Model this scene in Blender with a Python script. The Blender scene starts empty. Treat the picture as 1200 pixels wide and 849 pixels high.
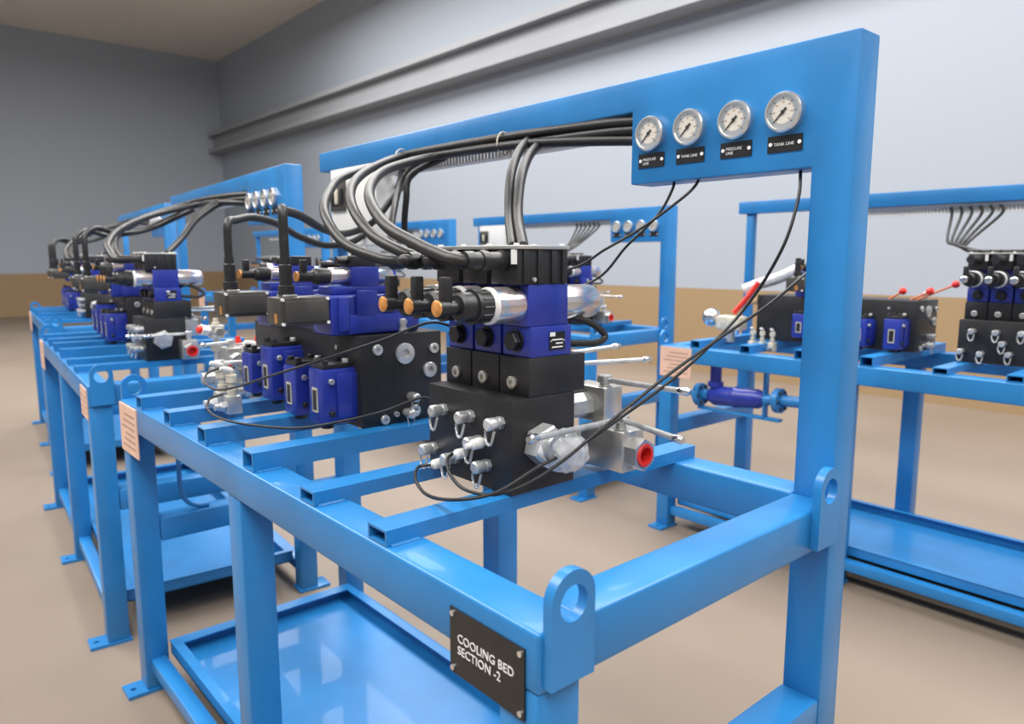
import bpy, bmesh, math, random
from mathutils import Vector, Matrix
random.seed(7)
SC = bpy.context.scene
COL = SC.collection
R = math.radians

# ------------------------------------------------------------------ camera
FPX, PITCH, YAW = 859.46, R(8.04), R(40.89)
CAM = Vector((-0.585, -0.6255, 1.4882))
FWD = Vector((math.sin(YAW)*math.cos(PITCH), math.cos(YAW)*math.cos(PITCH), -math.sin(PITCH)))
RIGHT = Vector((math.cos(YAW), -math.sin(YAW), 0))
UP = RIGHT.cross(FWD)
cd = bpy.data.cameras.new('camera'); cam = bpy.data.objects.new('camera', cd); COL.objects.link(cam)
cd.sensor_width = 36; cd.lens = 36*FPX/1200; cd.clip_start = .02; cd.clip_end = 200
cam.location = CAM; cam.rotation_euler = (math.pi/2-PITCH, 0, -YAW)
cd.dof.use_dof = True; cd.dof.focus_distance = 1.4; cd.dof.aperture_fstop = 4.2
SC.camera = cam

# ------------------------------------------------------------------ world, lights, exposure
w = bpy.data.worlds.new('world'); SC.world = w; w.use_nodes = True
bg = w.node_tree.nodes['Background']; bg.inputs[0].default_value = (.86, .93, 1, 1); bg.inputs[1].default_value = .36
def area(name, loc, rot, sx, sy, power, col=(1, 1, 1)):
    l = bpy.data.lights.new(name, 'AREA'); l.shape = 'RECTANGLE'; l.size = sx; l.size_y = sy; l.energy = power; l.color = col
    o = bpy.data.objects.new(name, l); COL.objects.link(o); o.location = loc; o.rotation_euler = rot
    return o
for k, (lx, ly) in enumerate(((-2.5, -3), (-2.5, 4), (-2.5, 11), (4.2, -3), (4.2, 4), (4.2, 11))):
    area('roof_light_offscreen', (lx, ly, 6.6), (0, 0, 0), 3.0, 6.4, 430, (1, .98, .95))
vs = SC.view_settings; vs.view_transform = 'Standard'; vs.look = 'None'; vs.gamma = 1; vs.use_curve_mapping = False; vs.exposure = .45

# ------------------------------------------------------------------ materials
def mat(name, col, rough=.5, metal=0, noise=0, nscale=8, bump=0, bscale=60, coat=0, spec=.5, col2=None, ramp=None):
    m = bpy.data.materials.new(name); m.use_nodes = True
    nt = m.node_tree; b = nt.nodes['Principled BSDF']
    b.inputs['Base Color'].default_value = (*col, 1); b.inputs['Roughness'].default_value = rough
    b.inputs['Metallic'].default_value = metal; b.inputs['Specular IOR Level'].default_value = spec
    b.inputs['Coat Weight'].default_value = coat
    tc = nt.nodes.new('ShaderNodeTexCoord')
    if noise or col2:
        n = nt.nodes.new('ShaderNodeTexNoise'); n.inputs['Scale'].default_value = nscale; n.inputs['Detail'].default_value = 4
        nt.links.new(tc.outputs['Object'], n.inputs['Vector'])
        r = nt.nodes.new('ShaderNodeValToRGB')
        c2 = col2 or tuple(min(1, c*(1+noise)) for c in col); c1 = col if col2 else tuple(c*(1-noise) for c in col)
        r.color_ramp.elements[0].position = .35; r.color_ramp.elements[1].position = .65
        r.color_ramp.elements[0].color = (*c1, 1); r.color_ramp.elements[1].color = (*c2, 1)
        if ramp:
            for p, c in ramp:
                e = r.color_ramp.elements.new(p); e.color = (*c, 1)
        nt.links.new(n.outputs['Fac'], r.inputs['Fac']); nt.links.new(r.outputs['Color'], b.inputs['Base Color'])
    if bump:
        n2 = nt.nodes.new('ShaderNodeTexNoise'); n2.inputs['Scale'].default_value = bscale; n2.inputs['Detail'].default_value = 3
        nt.links.new(tc.outputs['Object'], n2.inputs['Vector'])
        bp = nt.nodes.new('ShaderNodeBump'); bp.inputs['Strength'].default_value = bump; bp.inputs['Distance'].default_value = .002
        nt.links.new(n2.outputs['Fac'], bp.inputs['Height']); nt.links.new(bp.outputs['Normal'], b.inputs['Normal'])
    return m
M = {}
M['blue'] = mat('blue_paint', (.017, .19, .485), .36, 0, .10, 5, .05, 25, .12)
M['vblue'] = mat('valve_blue_paint', (.016, .033, .29), .35, 0, .12, 14, .1, 90, .2)
M['black'] = mat('blackened_steel', (.022, .022, .024), .42, .25, .3, 9, .12, 120)
M['plastic'] = mat('black_plastic', (.016, .016, .018), .4, 0, .15, 20)
M['rubber'] = mat('black_rubber', (.013, .013, .014), .45, 0, .2, 40, .2, 300)
M['box'] = mat('grey_black_cast_box', (.07, .066, .06), .4, .3, .2, 15, .1, 120)
M['zinc'] = mat('zinc_plated_steel', (.62, .63, .63), .32, .65, .18, 30, .05, 80)
M['steel'] = mat('machined_steel', (.62, .61, .58), .33, .8, .1, 12, .05, 60)
M['chrome'] = mat('chrome', (.75, .76, .78), .15, 1)
M['dull'] = mat('cream_fitting', (.62, .58, .47), .5, .2, .2, 25)
M['foil'] = mat('iridescent_foil_film', (.62, .60, .58), .22, .75, 0, 16, 0, 60, .3, .5, (.45, .42, .62), [(.42, (.62, .62, .60)), (.5, (.66, .50, .52)), (.57, (.40, .55, .68))])
M['brass'] = mat('copper_orange', (.72, .33, .10), .35, .5, .2, 60)
M['tan'] = mat('tan_sleeve', (.60, .46, .27), .6, 0, .15, 30)
M['white'] = mat('white_plastic', (.74, .74, .72), .4, 0, .04, 10)
M['wrap'] = mat('clear_plastic_wrap', (.66, .67, .68), .18, .15, .15, 60, .6, 60, .4)
M['red'] = mat('red_plastic', (.70, .03, .02), .4, 0, .15, 30)
M['orange'] = mat('orange_rod', (.60, .16, .05), .45, 0, .1, 30)
M['peach'] = mat('peach_card', (.72, .47, .36), .7, 0, .06, 12)
M['print'] = mat('brown_print', (.40, .26, .20), .7, 0, .05, 20)
M['plate'] = mat('black_engraved_plate', (.012, .012, .013), .35, 0, .1, 30)
M['letter'] = mat('white_lettering', (.80, .80, .80), .5, 0, .02, 10)
M['dial'] = mat('cream_dial', (.60, .57, .51), .35, 0, .03, 20)
M['ink'] = mat('black_ink', (.02, .02, .02), .5, 0, .05, 20)
M['rim'] = mat('gauge_stainless', (.72, .72, .72), .28, .9, .05, 20)
M['floor'] = mat('dusty_concrete', (.20, .158, .122), .55, 0, 0, .35, .1, 8, 0, .4, (.255, .205, .165))
M['ceil'] = mat('pale_roof_sheet', (.74, .70, .63), .7, 0, .03, .3)
M['girder'] = mat('grey_girder_paint', (.27, .28, .30), .6, 0, .06, .5)

def wall_mat():
    m = bpy.data.materials.new('two_tone_wall_paint'); m.use_nodes = True
    nt = m.node_tree; b = nt.nodes['Principled BSDF']; b.inputs['Roughness'].default_value = .7
    tc = nt.nodes.new('ShaderNodeTexCoord'); sp = nt.nodes.new('ShaderNodeSeparateXYZ')
    nt.links.new(tc.outputs['Object'], sp.inputs[0])
    mr = nt.nodes.new('ShaderNodeMath'); mr.operation = 'GREATER_THAN'; mr.inputs[1].default_value = 1.1
    nt.links.new(sp.outputs['Z'], mr.inputs[0])
    mx = nt.nodes.new('ShaderNodeMix'); mx.data_type = 'RGBA'
    mx.inputs['A'].default_value = (.30, .205, .11, 1); mx.inputs['B'].default_value = (.33, .365, .42, 1)
    nt.links.new(mr.outputs[0], mx.inputs['Factor']); nt.links.new(mx.outputs['Result'], b.inputs['Base Color'])
    return m
M['wall'] = wall_mat()

# ------------------------------------------------------------------ mesh helpers
def V(*a): return Vector(a)
def box(bm, x0, x1, y0, y1, z0, z1, bev=0, seg=2):
    vs_ = [bm.verts.new(p) for p in ((x0, y0, z0), (x1, y0, z0), (x1, y1, z0), (x0, y1, z0), (x0, y0, z1), (x1, y0, z1), (x1, y1, z1), (x0, y1, z1))]
    fs = [bm.faces.new([vs_[i] for i in f]) for f in ((3, 2, 1, 0), (4, 5, 6, 7), (0, 1, 5, 4), (1, 2, 6, 5), (2, 3, 7, 6), (3, 0, 4, 7))]
    if bev:
        es = list({e for f in fs for e in f.edges})
        bmesh.ops.bevel(bm, geom=es, offset=bev, segments=seg, affect='EDGES', profile=.5)
def frame_of(d):
    d = d.normalized(); a = Vector((0, 0, 1)) if abs(d.z) < .9 else Vector((1, 0, 0))
    u = d.cross(a).normalized(); return u, d.cross(u).normalized()
def lathe(bm, p0, p1, prof, n=20, phase=0):
    p0 = Vector(p0); p1 = Vector(p1); d = p1-p0; L = d.length; d = d/L; u, v = frame_of(d)
    rings = []
    for t, r in prof:
        c = p0+d*t*L
        if r < 1e-6: rings.append([bm.verts.new(c)])
        else: rings.append([bm.verts.new(c+(u*math.cos(phase+2*math.pi*k/n)+v*math.sin(phase+2*math.pi*k/n))*r) for k in range(n)])
    for a, b in zip(rings, rings[1:]):
        if len(a) == 1 and len(b) == 1: continue
        for k in range(n):
            k2 = (k+1) % n
            if len(a) == 1: bm.faces.new((a[0], b[k2], b[k]))
            elif len(b) == 1: bm.faces.new((a[k], a[k2], b[0]))
            else: bm.faces.new((a[k], a[k2], b[k2], b[k]))
    if len(rings[0]) > 1: bm.faces.new(rings[0][::-1])
    if len(rings[-1]) > 1: bm.faces.new(rings[-1])
def cyl(bm, p0, p1, r, r2=None, n=16, bev=0, phase=0):
    r2 = r if r2 is None else r2
    if bev:
        L = (Vector(p1)-Vector(p0)).length; t = bev/L
        lathe(bm, p0, p1, [(0, r-bev), (t, r), (1-t, r2), (1, r2-bev)], n, phase)
    else: lathe(bm, p0, p1, [(0, r), (1, r2)], n, phase)
def smooth(pts, k=6):
    pts = [Vector(p) for p in pts]
    if len(pts) < 3: return pts
    q = [pts[0]*2-pts[1]]+pts+[pts[-1]*2-pts[-2]]; out = []
    for i in range(1, len(q)-2):
        a, b, c, d = q[i-1:i+3]
        for s in range(k):
            t = s/k
            out.append(.5*((2*b)+(c-a)*t+(2*a-5*b+4*c-d)*t*t+(3*b-a-3*c+d)*t**3))
    out.append(pts[-1]); return out
def resample(pts, step):
    out = [pts[0]]; acc = 0
    for a, b in zip(pts, pts[1:]):
        L = (b-a).length; pos = step-acc
        while pos <= L and L > 0:
            out.append(a+(b-a)*(pos/L)); pos += step
        acc = (acc+L) % step if L else acc
    out.append(pts[-1]); return out
def tube(bm, pts, r, n=10, k=6, ribs=0):
    pts = smooth(pts, k)
    if ribs: pts = resample(pts, ribs)
    u, v = frame_of(pts[1]-pts[0]); rings = []
    for i, p in enumerate(pts):
        d = (pts[min(i+1, len(pts)-1)]-pts[max(i-1, 0)]).normalized()
        u = (u-d*u.dot(d)).normalized(); v = d.cross(u)
        rr = r*(.93 if (ribs and i % 2) else 1)
        rings.append([bm.verts.new(p+(u*math.cos(2*math.pi*j/n)+v*math.sin(2*math.pi*j/n))*rr) for j in range(n)])
    for a, b in zip(rings, rings[1:]):
        for j in range(n): bm.faces.new((a[j], a[(j+1) % n], b[(j+1) % n], b[j]))
    bm.faces.new(rings[0][::-1]); bm.faces.new(rings[-1])
def extrude_poly(bm, pts, axis, a, b, bev=0):
    # pts: 2D outline in the two other axes (x<y<z order)
    def mk(p, t):
        return (t, p[0], p[1]) if axis == 0 else (p[0], t, p[1]) if axis == 1 else (p[0], p[1], t)
    A = [bm.verts.new(mk(p, a)) for p in pts]; B = [bm.verts.new(mk(p, b)) for p in pts]
    n = len(pts); fs = [bm.faces.new(A), bm.faces.new(B[::-1])]
    for i in range(n): fs.append(bm.faces.new((A[i], B[i], B[(i+1) % n], A[(i+1) % n])))
    bmesh.ops.recalc_face_normals(bm, faces=fs)
    if bev: bmesh.ops.bevel(bm, geom=list({e for f in fs for e in f.edges}), offset=bev, segments=2, affect='EDGES', profile=.5)
def lug_mesh(bm, w, h, rh, hz, y0, y1):
    # plate in XZ, rounded top, hole centre (0,hz)
    N = 32; outer = []; inner = []; rt = w/2; ct = h-rt
    for k in range(N):
        a = 2*math.pi*(k+.5)/N; dx, dz = math.cos(a), math.sin(a); best = 9
        if dx: best = min(best, (w/2)/abs(dx))
        if dz < 0: best = min(best, hz/-dz)
        t = best; z = hz+dz*t
        if z > ct:
            oc = hz-ct; B_ = dz*oc; Cc = oc*oc-rt*rt; t = min(t, -B_+math.sqrt(max(B_*B_-Cc, 0)))
        outer.append((dx*t, hz+dz*t)); inner.append((dx*rh, hz+dz*rh))
    # snap two lowest corner points
    for s in (-1, 1):
        i = min(range(N), key=lambda k: (outer[k][0]-s*w/2)**2+outer[k][1]**2); outer[i] = (s*w/2, 0)
    def ring(ps, y): return [bm.verts.new((p[0], y, p[1])) for p in ps]
    of, ob, jf, jb = ring(outer, y0), ring(outer, y1), ring(inner, y0), ring(inner, y1)
    for k in range(N):
        j = (k+1) % N
        bm.faces.new((of[k], of[j], jf[j], jf[k])); bm.faces.new((ob[j], ob[k], jb[k], jb[j]))
        bm.faces.new((of[j], of[k], ob[k], ob[j])); bm.faces.new((jf[k], jf[j], jb[j], jb[k]))
    bmesh.ops.recalc_face_normals(bm, faces=bm.faces[:])
def plate_with_hole(bm, x0, x1, y0, y1, z0, z1, cx, cy, rh, N=32):
    outer, inner = [], []
    for k in range(N):
        a = 2*math.pi*(k+.5)/N; dx, dy = math.cos(a), math.sin(a)
        t = min(((x1 if dx > 0 else x0)-cx)/dx, ((y1 if dy > 0 else y0)-cy)/dy)
        outer.append((cx+dx*t, cy+dy*t)); inner.append((cx+dx*rh, cy+dy*rh))
    for c in ((x0, y0), (x1, y0), (x1, y1), (x0, y1)):
        i = min(range(N), key=lambda k: (outer[k][0]-c[0])**2+(outer[k][1]-c[1])**2); outer[i] = c
    ring = lambda ps, z: [bm.verts.new((p[0], p[1], z)) for p in ps]
    of, ob, jf, jb = ring(outer, z0), ring(outer, z1), ring(inner, z0), ring(inner, z1)
    for k in range(N):
        j = (k+1) % N
        bm.faces.new((of[k], of[j], jf[j], jf[k])); bm.faces.new((ob[j], ob[k], jb[k], jb[j]))
        bm.faces.new((of[j], of[k], ob[k], ob[j])); bm.faces.new((jf[k], jf[j], jb[j], jb[k]))
    bmesh.ops.recalc_face_normals(bm, faces=bm.faces[:])
def bored_hex(bm, p0, p1, r, rb, depth, phase=0, N=24):
    # hex prism from p0 to p1 with a blind round bore at p1
    p0 = Vector(p0); p1 = Vector(p1); d = (p1-p0).normalized(); u, v = frame_of(d)
    def hexr(a): return r*math.cos(math.pi/6)/math.cos(((a-phase) % (math.pi/3))-math.pi/6)
    ang = [phase+2*math.pi*k/N for k in range(N)]
    ring = lambda c, f: [bm.verts.new(c+(u*math.cos(a)+v*math.sin(a))*f(a)) for a in ang]
    A, B, I, J = ring(p0, hexr), ring(p1, hexr), ring(p1, lambda a: rb), ring(p1-d*depth, lambda a: rb)
    for X, Y in ((A, B), (B, I), (I, J)):
        for k in range(N): bm.faces.new((X[k], X[(k+1) % N], Y[(k+1) % N], Y[k]))
    bm.faces.new(A[::-1]); bm.faces.new(J)
    bmesh.ops.recalc_face_normals(bm, faces=bm.faces[:])
def hollow_bar(bm, x0, x1, y0, y1, z0, z1, t):
    def ring(x, d): return [bm.verts.new(p) for p in ((x, y0+d, z0+d), (x, y1-d, z0+d), (x, y1-d, z1-d), (x, y0+d, z1-d))]
    a, b, c, d = ring(x0, 0), ring(x1, 0), ring(x0, t), ring(x1, t)
    for k in range(4):
        j = (k+1) % 4
        bm.faces.new((a[k], b[k], b[j], a[j])); bm.faces.new((c[k], c[j], d[j], d[k]))
        bm.faces.new((a[k], a[j], c[j], c[k])); bm.faces.new((b[k], d[k], d[j], b[j]))
    bmesh.ops.recalc_face_normals(bm, faces=bm.faces[:])

CACHE = {}; BASE = {}
def mesh_of(key, fn, m, ang=35, off=None):
    if key is not None and key in CACHE: return CACHE[key]
    bm = bmesh.new(); fn(bm)
    if off is not None: bmesh.ops.translate(bm, verts=bm.verts[:], vec=-off)
    me = bpy.data.meshes.new('mesh'); bm.normal_update(); bm.to_mesh(me); bm.free()
    me.materials.append(M[m]); me.shade_smooth(); me.set_sharp_from_angle(angle=R(ang))
    if key is not None: CACHE[key] = me
    return me
def part(name, fn, m, parent, key=None, label=None, loc=None, kind=None, ang=35):
    off = BASE.get(parent.name)
    o = bpy.data.objects.new(name, mesh_of(key, fn, m, ang, off)); COL.objects.link(o); o.parent = parent
    if off is not None: BASE[o.name] = off
    if loc: o.location = loc
    if label: o['label'] = label
    if kind: o['kind'] = kind
    return o
def thing(name, label, cat, mtx, base=(0, 0, 0), group=None):
    # an Empty at the thing's base; its parts are written in the same frame as mtx
    base = Vector(base); mtx = mtx @ Matrix.Translation(base)
    o = bpy.data.objects.new(name, None); COL.objects.link(o); o.empty_display_size = .05
    o.matrix_world = mtx; o['label'] = label; o['category'] = cat
    if group: o['group'] = group
    BASE[o.name] = base
    return o
def solo(name, label, cat, fn, m, mtx=None, key=None, group=None, ang=35, base=None):
    if base is not None: base = Vector(base); mtx = (mtx or Matrix()) @ Matrix.Translation(base)
    o = bpy.data.objects.new(name, mesh_of(key, fn, m, ang, base)); COL.objects.link(o)
    if mtx is not None: o.matrix_world = mtx
    o['label'] = label; o['category'] = cat
    if group: o['group'] = group
    return o
def struct(name, fn, m):
    o = bpy.data.objects.new(name, mesh_of(None, fn, m)); COL.objects.link(o); o['kind'] = 'structure'; return o
def T(x, y, z, rz=0): return Matrix.Translation((x, y, z)) @ Matrix.Rotation(R(rz), 4, 'Z')
TXT = {}
def text_mesh(s, size, m, key=None, spacing=1.0):
    k = (s, size, m)
    if k in TXT: return TXT[k]
    c = bpy.data.curves.new('lettering', 'FONT'); c.body = s; c.size = size; c.extrude = size*.02; c.resolution_u = 3; c.space_line = spacing
    o = bpy.data.objects.new('lettering_source', c); COL.objects.link(o)
    bpy.context.view_layer.update()
    me = bpy.data.meshes.new_from_object(o.evaluated_get(bpy.context.evaluated_depsgraph_get()))
    bpy.data.objects.remove(o); bpy.data.curves.remove(c)
    me.materials.clear(); me.materials.append(M[m]); TXT[k] = me; return me
# pixel of the photograph -> world point on the plane axis=val
def P(u, v, ax, val):
    d = FWD+RIGHT*((u-600)/FPX)-UP*((v-424.5)/FPX)
    t = (val-CAM[ax])/d[ax]; return CAM+d*t

# ------------------------------------------------------------------ the hall
struct('floor', lambda bm: box(bm, -14, 7.6, -14, 22, -.1, 0), 'floor')
struct('wall_right', lambda bm: box(bm, 7.6, 7.8, -14, 22, -.1, 7.2), 'wall')
struct('wall_back', lambda bm: box(bm, -14, 7.8, 22, 22.2, -.1, 7.2), 'wall')
struct('wall_front_unseen', lambda bm: box(bm, -14, 7.8, -8.2, -8, -.1, 7.2), 'wall')  # unseen wall behind the camera, added to hold back light from the front
struct('ceiling', lambda bm: box(bm, -14, 7.8, -14, 22.2, 7.2, 7.3), 'ceil')
def girder(bm):
    box(bm, 7.2, 7.6, -14, 22, 4.55, 4.65); box(bm, 7.36, 7.42, -14, 22, 4.65, 5.0); box(bm, 7.2, 7.6, -14, 22, 5.0, 5.1)
struct('trim_1', girder, 'girder')

# ------------------------------------------------------------------ stands
H, W, L, CX = 1.023, .849, 2.05, .772
BARS = ((.366, .028), (.626, .028), (.919, .044), (1.222, .044), (1.51, .04), (1.80, .04))
def stand(sid, SM, label, desc, T_=1.893, lettered=False):
    dT = T_-1.893; z1, z2 = 1.821+dT, 1.658+dT
    g = 'blue valve stands'
    t = thing('valve_stand', label, 'valve stand', SM, (W/2, L/2, 0), g)
    for x0 in (0, W-.08):
        part('long_rail', lambda bm, x0=x0: box(bm, x0, x0+.08, 0 if x0 == 0 else .0805, L, .938, H, .006, 3), 'blue', t, ('lr', x0))
    x_end = CX
    part('end_rail', lambda bm: box(bm, .079, CX+.001, .0005, .08, .9385, H-.0004, .006, 3), 'blue', t, 'er0')
    part('end_rail', lambda bm: box(bm, .079, W-.079, L-.08, L-.0005, .9385, H-.0004, .006, 3), 'blue', t, 'er1')
    for y0 in (.002, L-.082):
        part('lower_end_rail', lambda bm, y0=y0: box(bm, .079, CX+.001, y0, y0+.08, .53, .61, .005), 'blue', t, ('ler', y0))
    for x0, y0 in ((0, 0), (0, 1.0), (0, L-.08), (W-.08, 1.0), (W-.08, L-.08)):
        s = -1 if x0 == 0 else 1
        def leg(bm, x0=x0, y0=y0): box(bm, x0+.001, x0+.078, y0+.001, y0+.079, .012, .94, .005)
        lg = part('leg', leg, 'blue', t, ('leg', x0, y0))
        def foot(bm, x0=x0, y0=y0, s=s): plate_with_hole(bm, x0-.005-(.055 if s < 0 else 0), x0+.085+(.055 if s > 0 else 0), y0-.006, y0+.086, 0, .012, x0+.04+s*.074, y0+.04, .009)
        part('foot_plate', foot, 'blue', lg, ('ft', x0, y0))
    for x0 in (.018, W-.068):
        part('lower_rail', lambda bm, x0=x0: box(bm, x0, x0+.05, .079, L-.079, .075, .12, .004), 'blue', t, ('low', x0))
    def tray(bm):
        a, b, c, d = .084, CX-.006, .085, L-.085
        box(bm, a, b, c, d, .122, .127)
        for q in ((a, a+.006, c, d), (b-.006, b, c, d), (a, b, c, c+.006), (a, b, d-.006, d)): box(bm, q[0], q[1], q[2], q[3], .122, .17)
        box(bm, a-.004, a+.028, c, d, .168, .172); box(bm, b-.028, b+.004, c, d, .168, .172)
        box(bm, a, b, c, c+.026, .168, .1722); box(bm, a, b, d-.05, d, .168, .1722)
    part('drip_tray', tray, 'blue', t, 'tray')
    for y0, h in BARS:
        part('cross_bar', lambda bm, y0=y0, h=h: hollow_bar(bm, .004, .845, y0, y0+.058, H, H+h, .004), 'blue', t, ('bar', y0))
        def weld(bm, y0=y0): tube(bm, [(.012+.011*i, y0-.001-.0015*(i % 2), H+.001) for i in range(6)], .0035, 6, 2)
        part('weld_bead', weld, 'blue', t, ('weld', y0))
    def portal(bm):
        extrude_poly(bm, [(0, .014), (0, T_), (2.09, T_), (2.09, z1), (.519, z1), (.519, z2), (.08, z2), (.08, .014)], 0, CX, W, .004)
    part('portal_frame', portal, 'blue', t, ('portal', T_))
    part('foot_plate', lambda bm: box(bm, CX-.01, W+.055, -.006, .086, 0, .014, .002), 'blue', t, 'ftc')
    part('far_post', lambda bm: box(bm, CX+.02, W-.012, 2.0, 2.046, H, z1+.002, .004), 'blue', t, ('fpost', T_))
    part('wire_duct', lambda bm: box(bm, CX+.042, W-.004, .522, 1.64, z1-.016, z1-.001, .002), 'white', t, ('duct', T_), 'white slotted cable duct under the beam')
    def fingers(bm):
        y = .53
        while y < 1.635:
            box(bm, CX+.043, CX+.046, y, y+.009, z1-.042, z1-.015); box(bm, W-.008, W-.005, y, y+.009, z1-.042, z1-.015); y += .016
        box(bm, CX+.042, W-.004, .522, 1.64, z1-.046, z1-.041)
    part('duct_fingers', fingers, 'white', t, ('ductf', T_), kind='stuff')
    for lx, ly in ((.047, -.016), (CX-.04, -.016), (.047, L), (CX-.04, L)):
        part('lifting_lug', lambda bm, lx=lx, ly=ly: (lug_mesh(bm, .078, .152, .0245, .108, ly, ly+.016), bmesh.ops.translate(bm, verts=bm.verts[:], vec=(lx, 0, .949))), 'blue', t, ('lug', lx, ly))
    # placard on the far end of the long rail
    pc = thing('placard', 'peach card on the rail of the '+desc, 'placard', SM, (-.001, 1.95, .86), 'peach cards on the stand rails')
    part('card', lambda bm: box(bm, -.004, 0, 1.845, 2.046, .857, 1.017), 'peach', pc, 'card')
    def lines(bm):
        for i in range(6): box(bm, -.0048, -.004, 1.865, 2.02-.02*(i % 3), .88+i*.021, .886+i*.021)
    part('print_lines', lines, 'print', pc, 'cardl')
    # gauges and captions
    ordn = ('nearest the column', 'second from the column', 'third from the column', 'farthest from the column')
    for k, gy in enumerate((.136, .243, .355, .460)):
        gauge(SM @ T(CX, gy, 1.766+dT), 'round pressure gauge '+ordn[k]+' on '+desc, 'pressure gauges on '+desc)
        word = ('TANK LINE', 'PRESSURE\nLINE')[k % 2]
        if lettered or sid in ('A2', 'B2'):
            cp = thing('caption_plate', 'small black %s plate, %s, %s' % (word.replace('\n', ' '), ordn[k], desc), 'caption plate', SM, (CX, gy-.002, 1.708+dT), 'gauge caption plates on '+desc)
            part('plate', lambda bm, gy=gy: box(bm, CX-.002, CX, gy-.037, gy+.035, 1.693+dT, 1.724+dT), 'plate', cp, ('cap', gy, T_))
            for s in (-1, 1):
                part('screw', lambda bm, gy=gy, s=s: cyl(bm, (CX-.004, gy-.002+s*.030, 1.7085+dT), (CX-.001, gy-.002+s*.030, 1.7085+dT), .0038, n=10), 'letter', cp, ('caps', gy, s, T_), 'white screw')
            if lettered:
                me = text_mesh(word, .0085, 'letter'); o = bpy.data.objects.new('lettering', me); COL.objects.link(o); o.parent = cp
                o.matrix_local = Matrix(((0, 0, -1, -.0021), (-1, 0, 0, .024), (0, 1, 0, .0 if '\n' in word else -.003), (0, 0, 0, 1)))
    return t

def gauge(MT, label, group):
    t = thing('pressure_gauge', label, 'pressure gauge', MT, (0, 0, 0), group)
    part('case', lambda bm: lathe(bm, (.006, 0, 0), (-.016, 0, 0), [(0, .033), (.2, .034), (.25, .0385), (.85, .0385), (1, .036), (1.0, .0325), (.86, .032), (.8, 0)], 32), 'rim', t, 'gc')
    d = part('dial', lambda bm: cyl(bm, (-.011, 0, 0), (-.0125, 0, 0), .0318, n=32), 'dial', t, 'gd')
    def ticks(bm):
        for i in range(31):
            a = R(225-9*i); r0 = .0235 if i % 5 == 0 else .026; wd = .0008 if i % 5 == 0 else .0004
            # +Y is to the viewer's left when seen from -X
            c, s = -math.cos(a), math.sin(a); n = (-s, c)
            p = [(r0*c-n[0]*wd, r0*s-n[1]*wd), (r0*c+n[0]*wd, r0*s+n[1]*wd), (.029*c+n[0]*wd, .029*s+n[1]*wd), (.029*c-n[0]*wd, .029*s-n[1]*wd)]
            bm.faces.new([bm.verts.new((-.0128, q[0], q[1])) for q in p])
    part('scale_marks', ticks, 'ink', d, 'gt')
    def nums(bm):
        for i in range(0, 31, 5):
            a = R(225-9*i); c, s = -math.cos(a)*.0185, math.sin(a)*.0185
            for dy in (-.002, .0, .002):
                bm.faces.new([bm.verts.new((-.0128, c+dy+q[0], s+q[1])) for q in ((-.0007, -.0016), (.0007, -.0016), (.0007, .0016), (-.0007, .0016))])
    part('scale_numbers', nums, 'print', d, 'gn')
    def needle(bm):
        a = R(225); c, s = -math.cos(a), math.sin(a); n = (-s, c)
        q = [(-.010*c-n[0]*.0022, -.010*s-n[1]*.0022), (-.010*c+n[0]*.0022, -.010*s+n[1]*.0022), (.025*c+n[0]*.0006, .025*s+n[1]*.0006), (.025*c-n[0]*.0006, .025*s-n[1]*.0006)]
        A = [bm.verts.new((-.0135, *p)) for p in q]; B = [bm.verts.new((-.0142, *p)) for p in q]
        bm.faces.new(B)
        for i in range(4): bm.faces.new((A[i], A[(i+1) % 4], B[(i+1) % 4], B[i]))
        cyl(bm, (-.0127, 0, 0), (-.015, 0, 0), .0036, n=12)
    part('needle', needle, 'ink', t, 'gnd')

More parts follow.
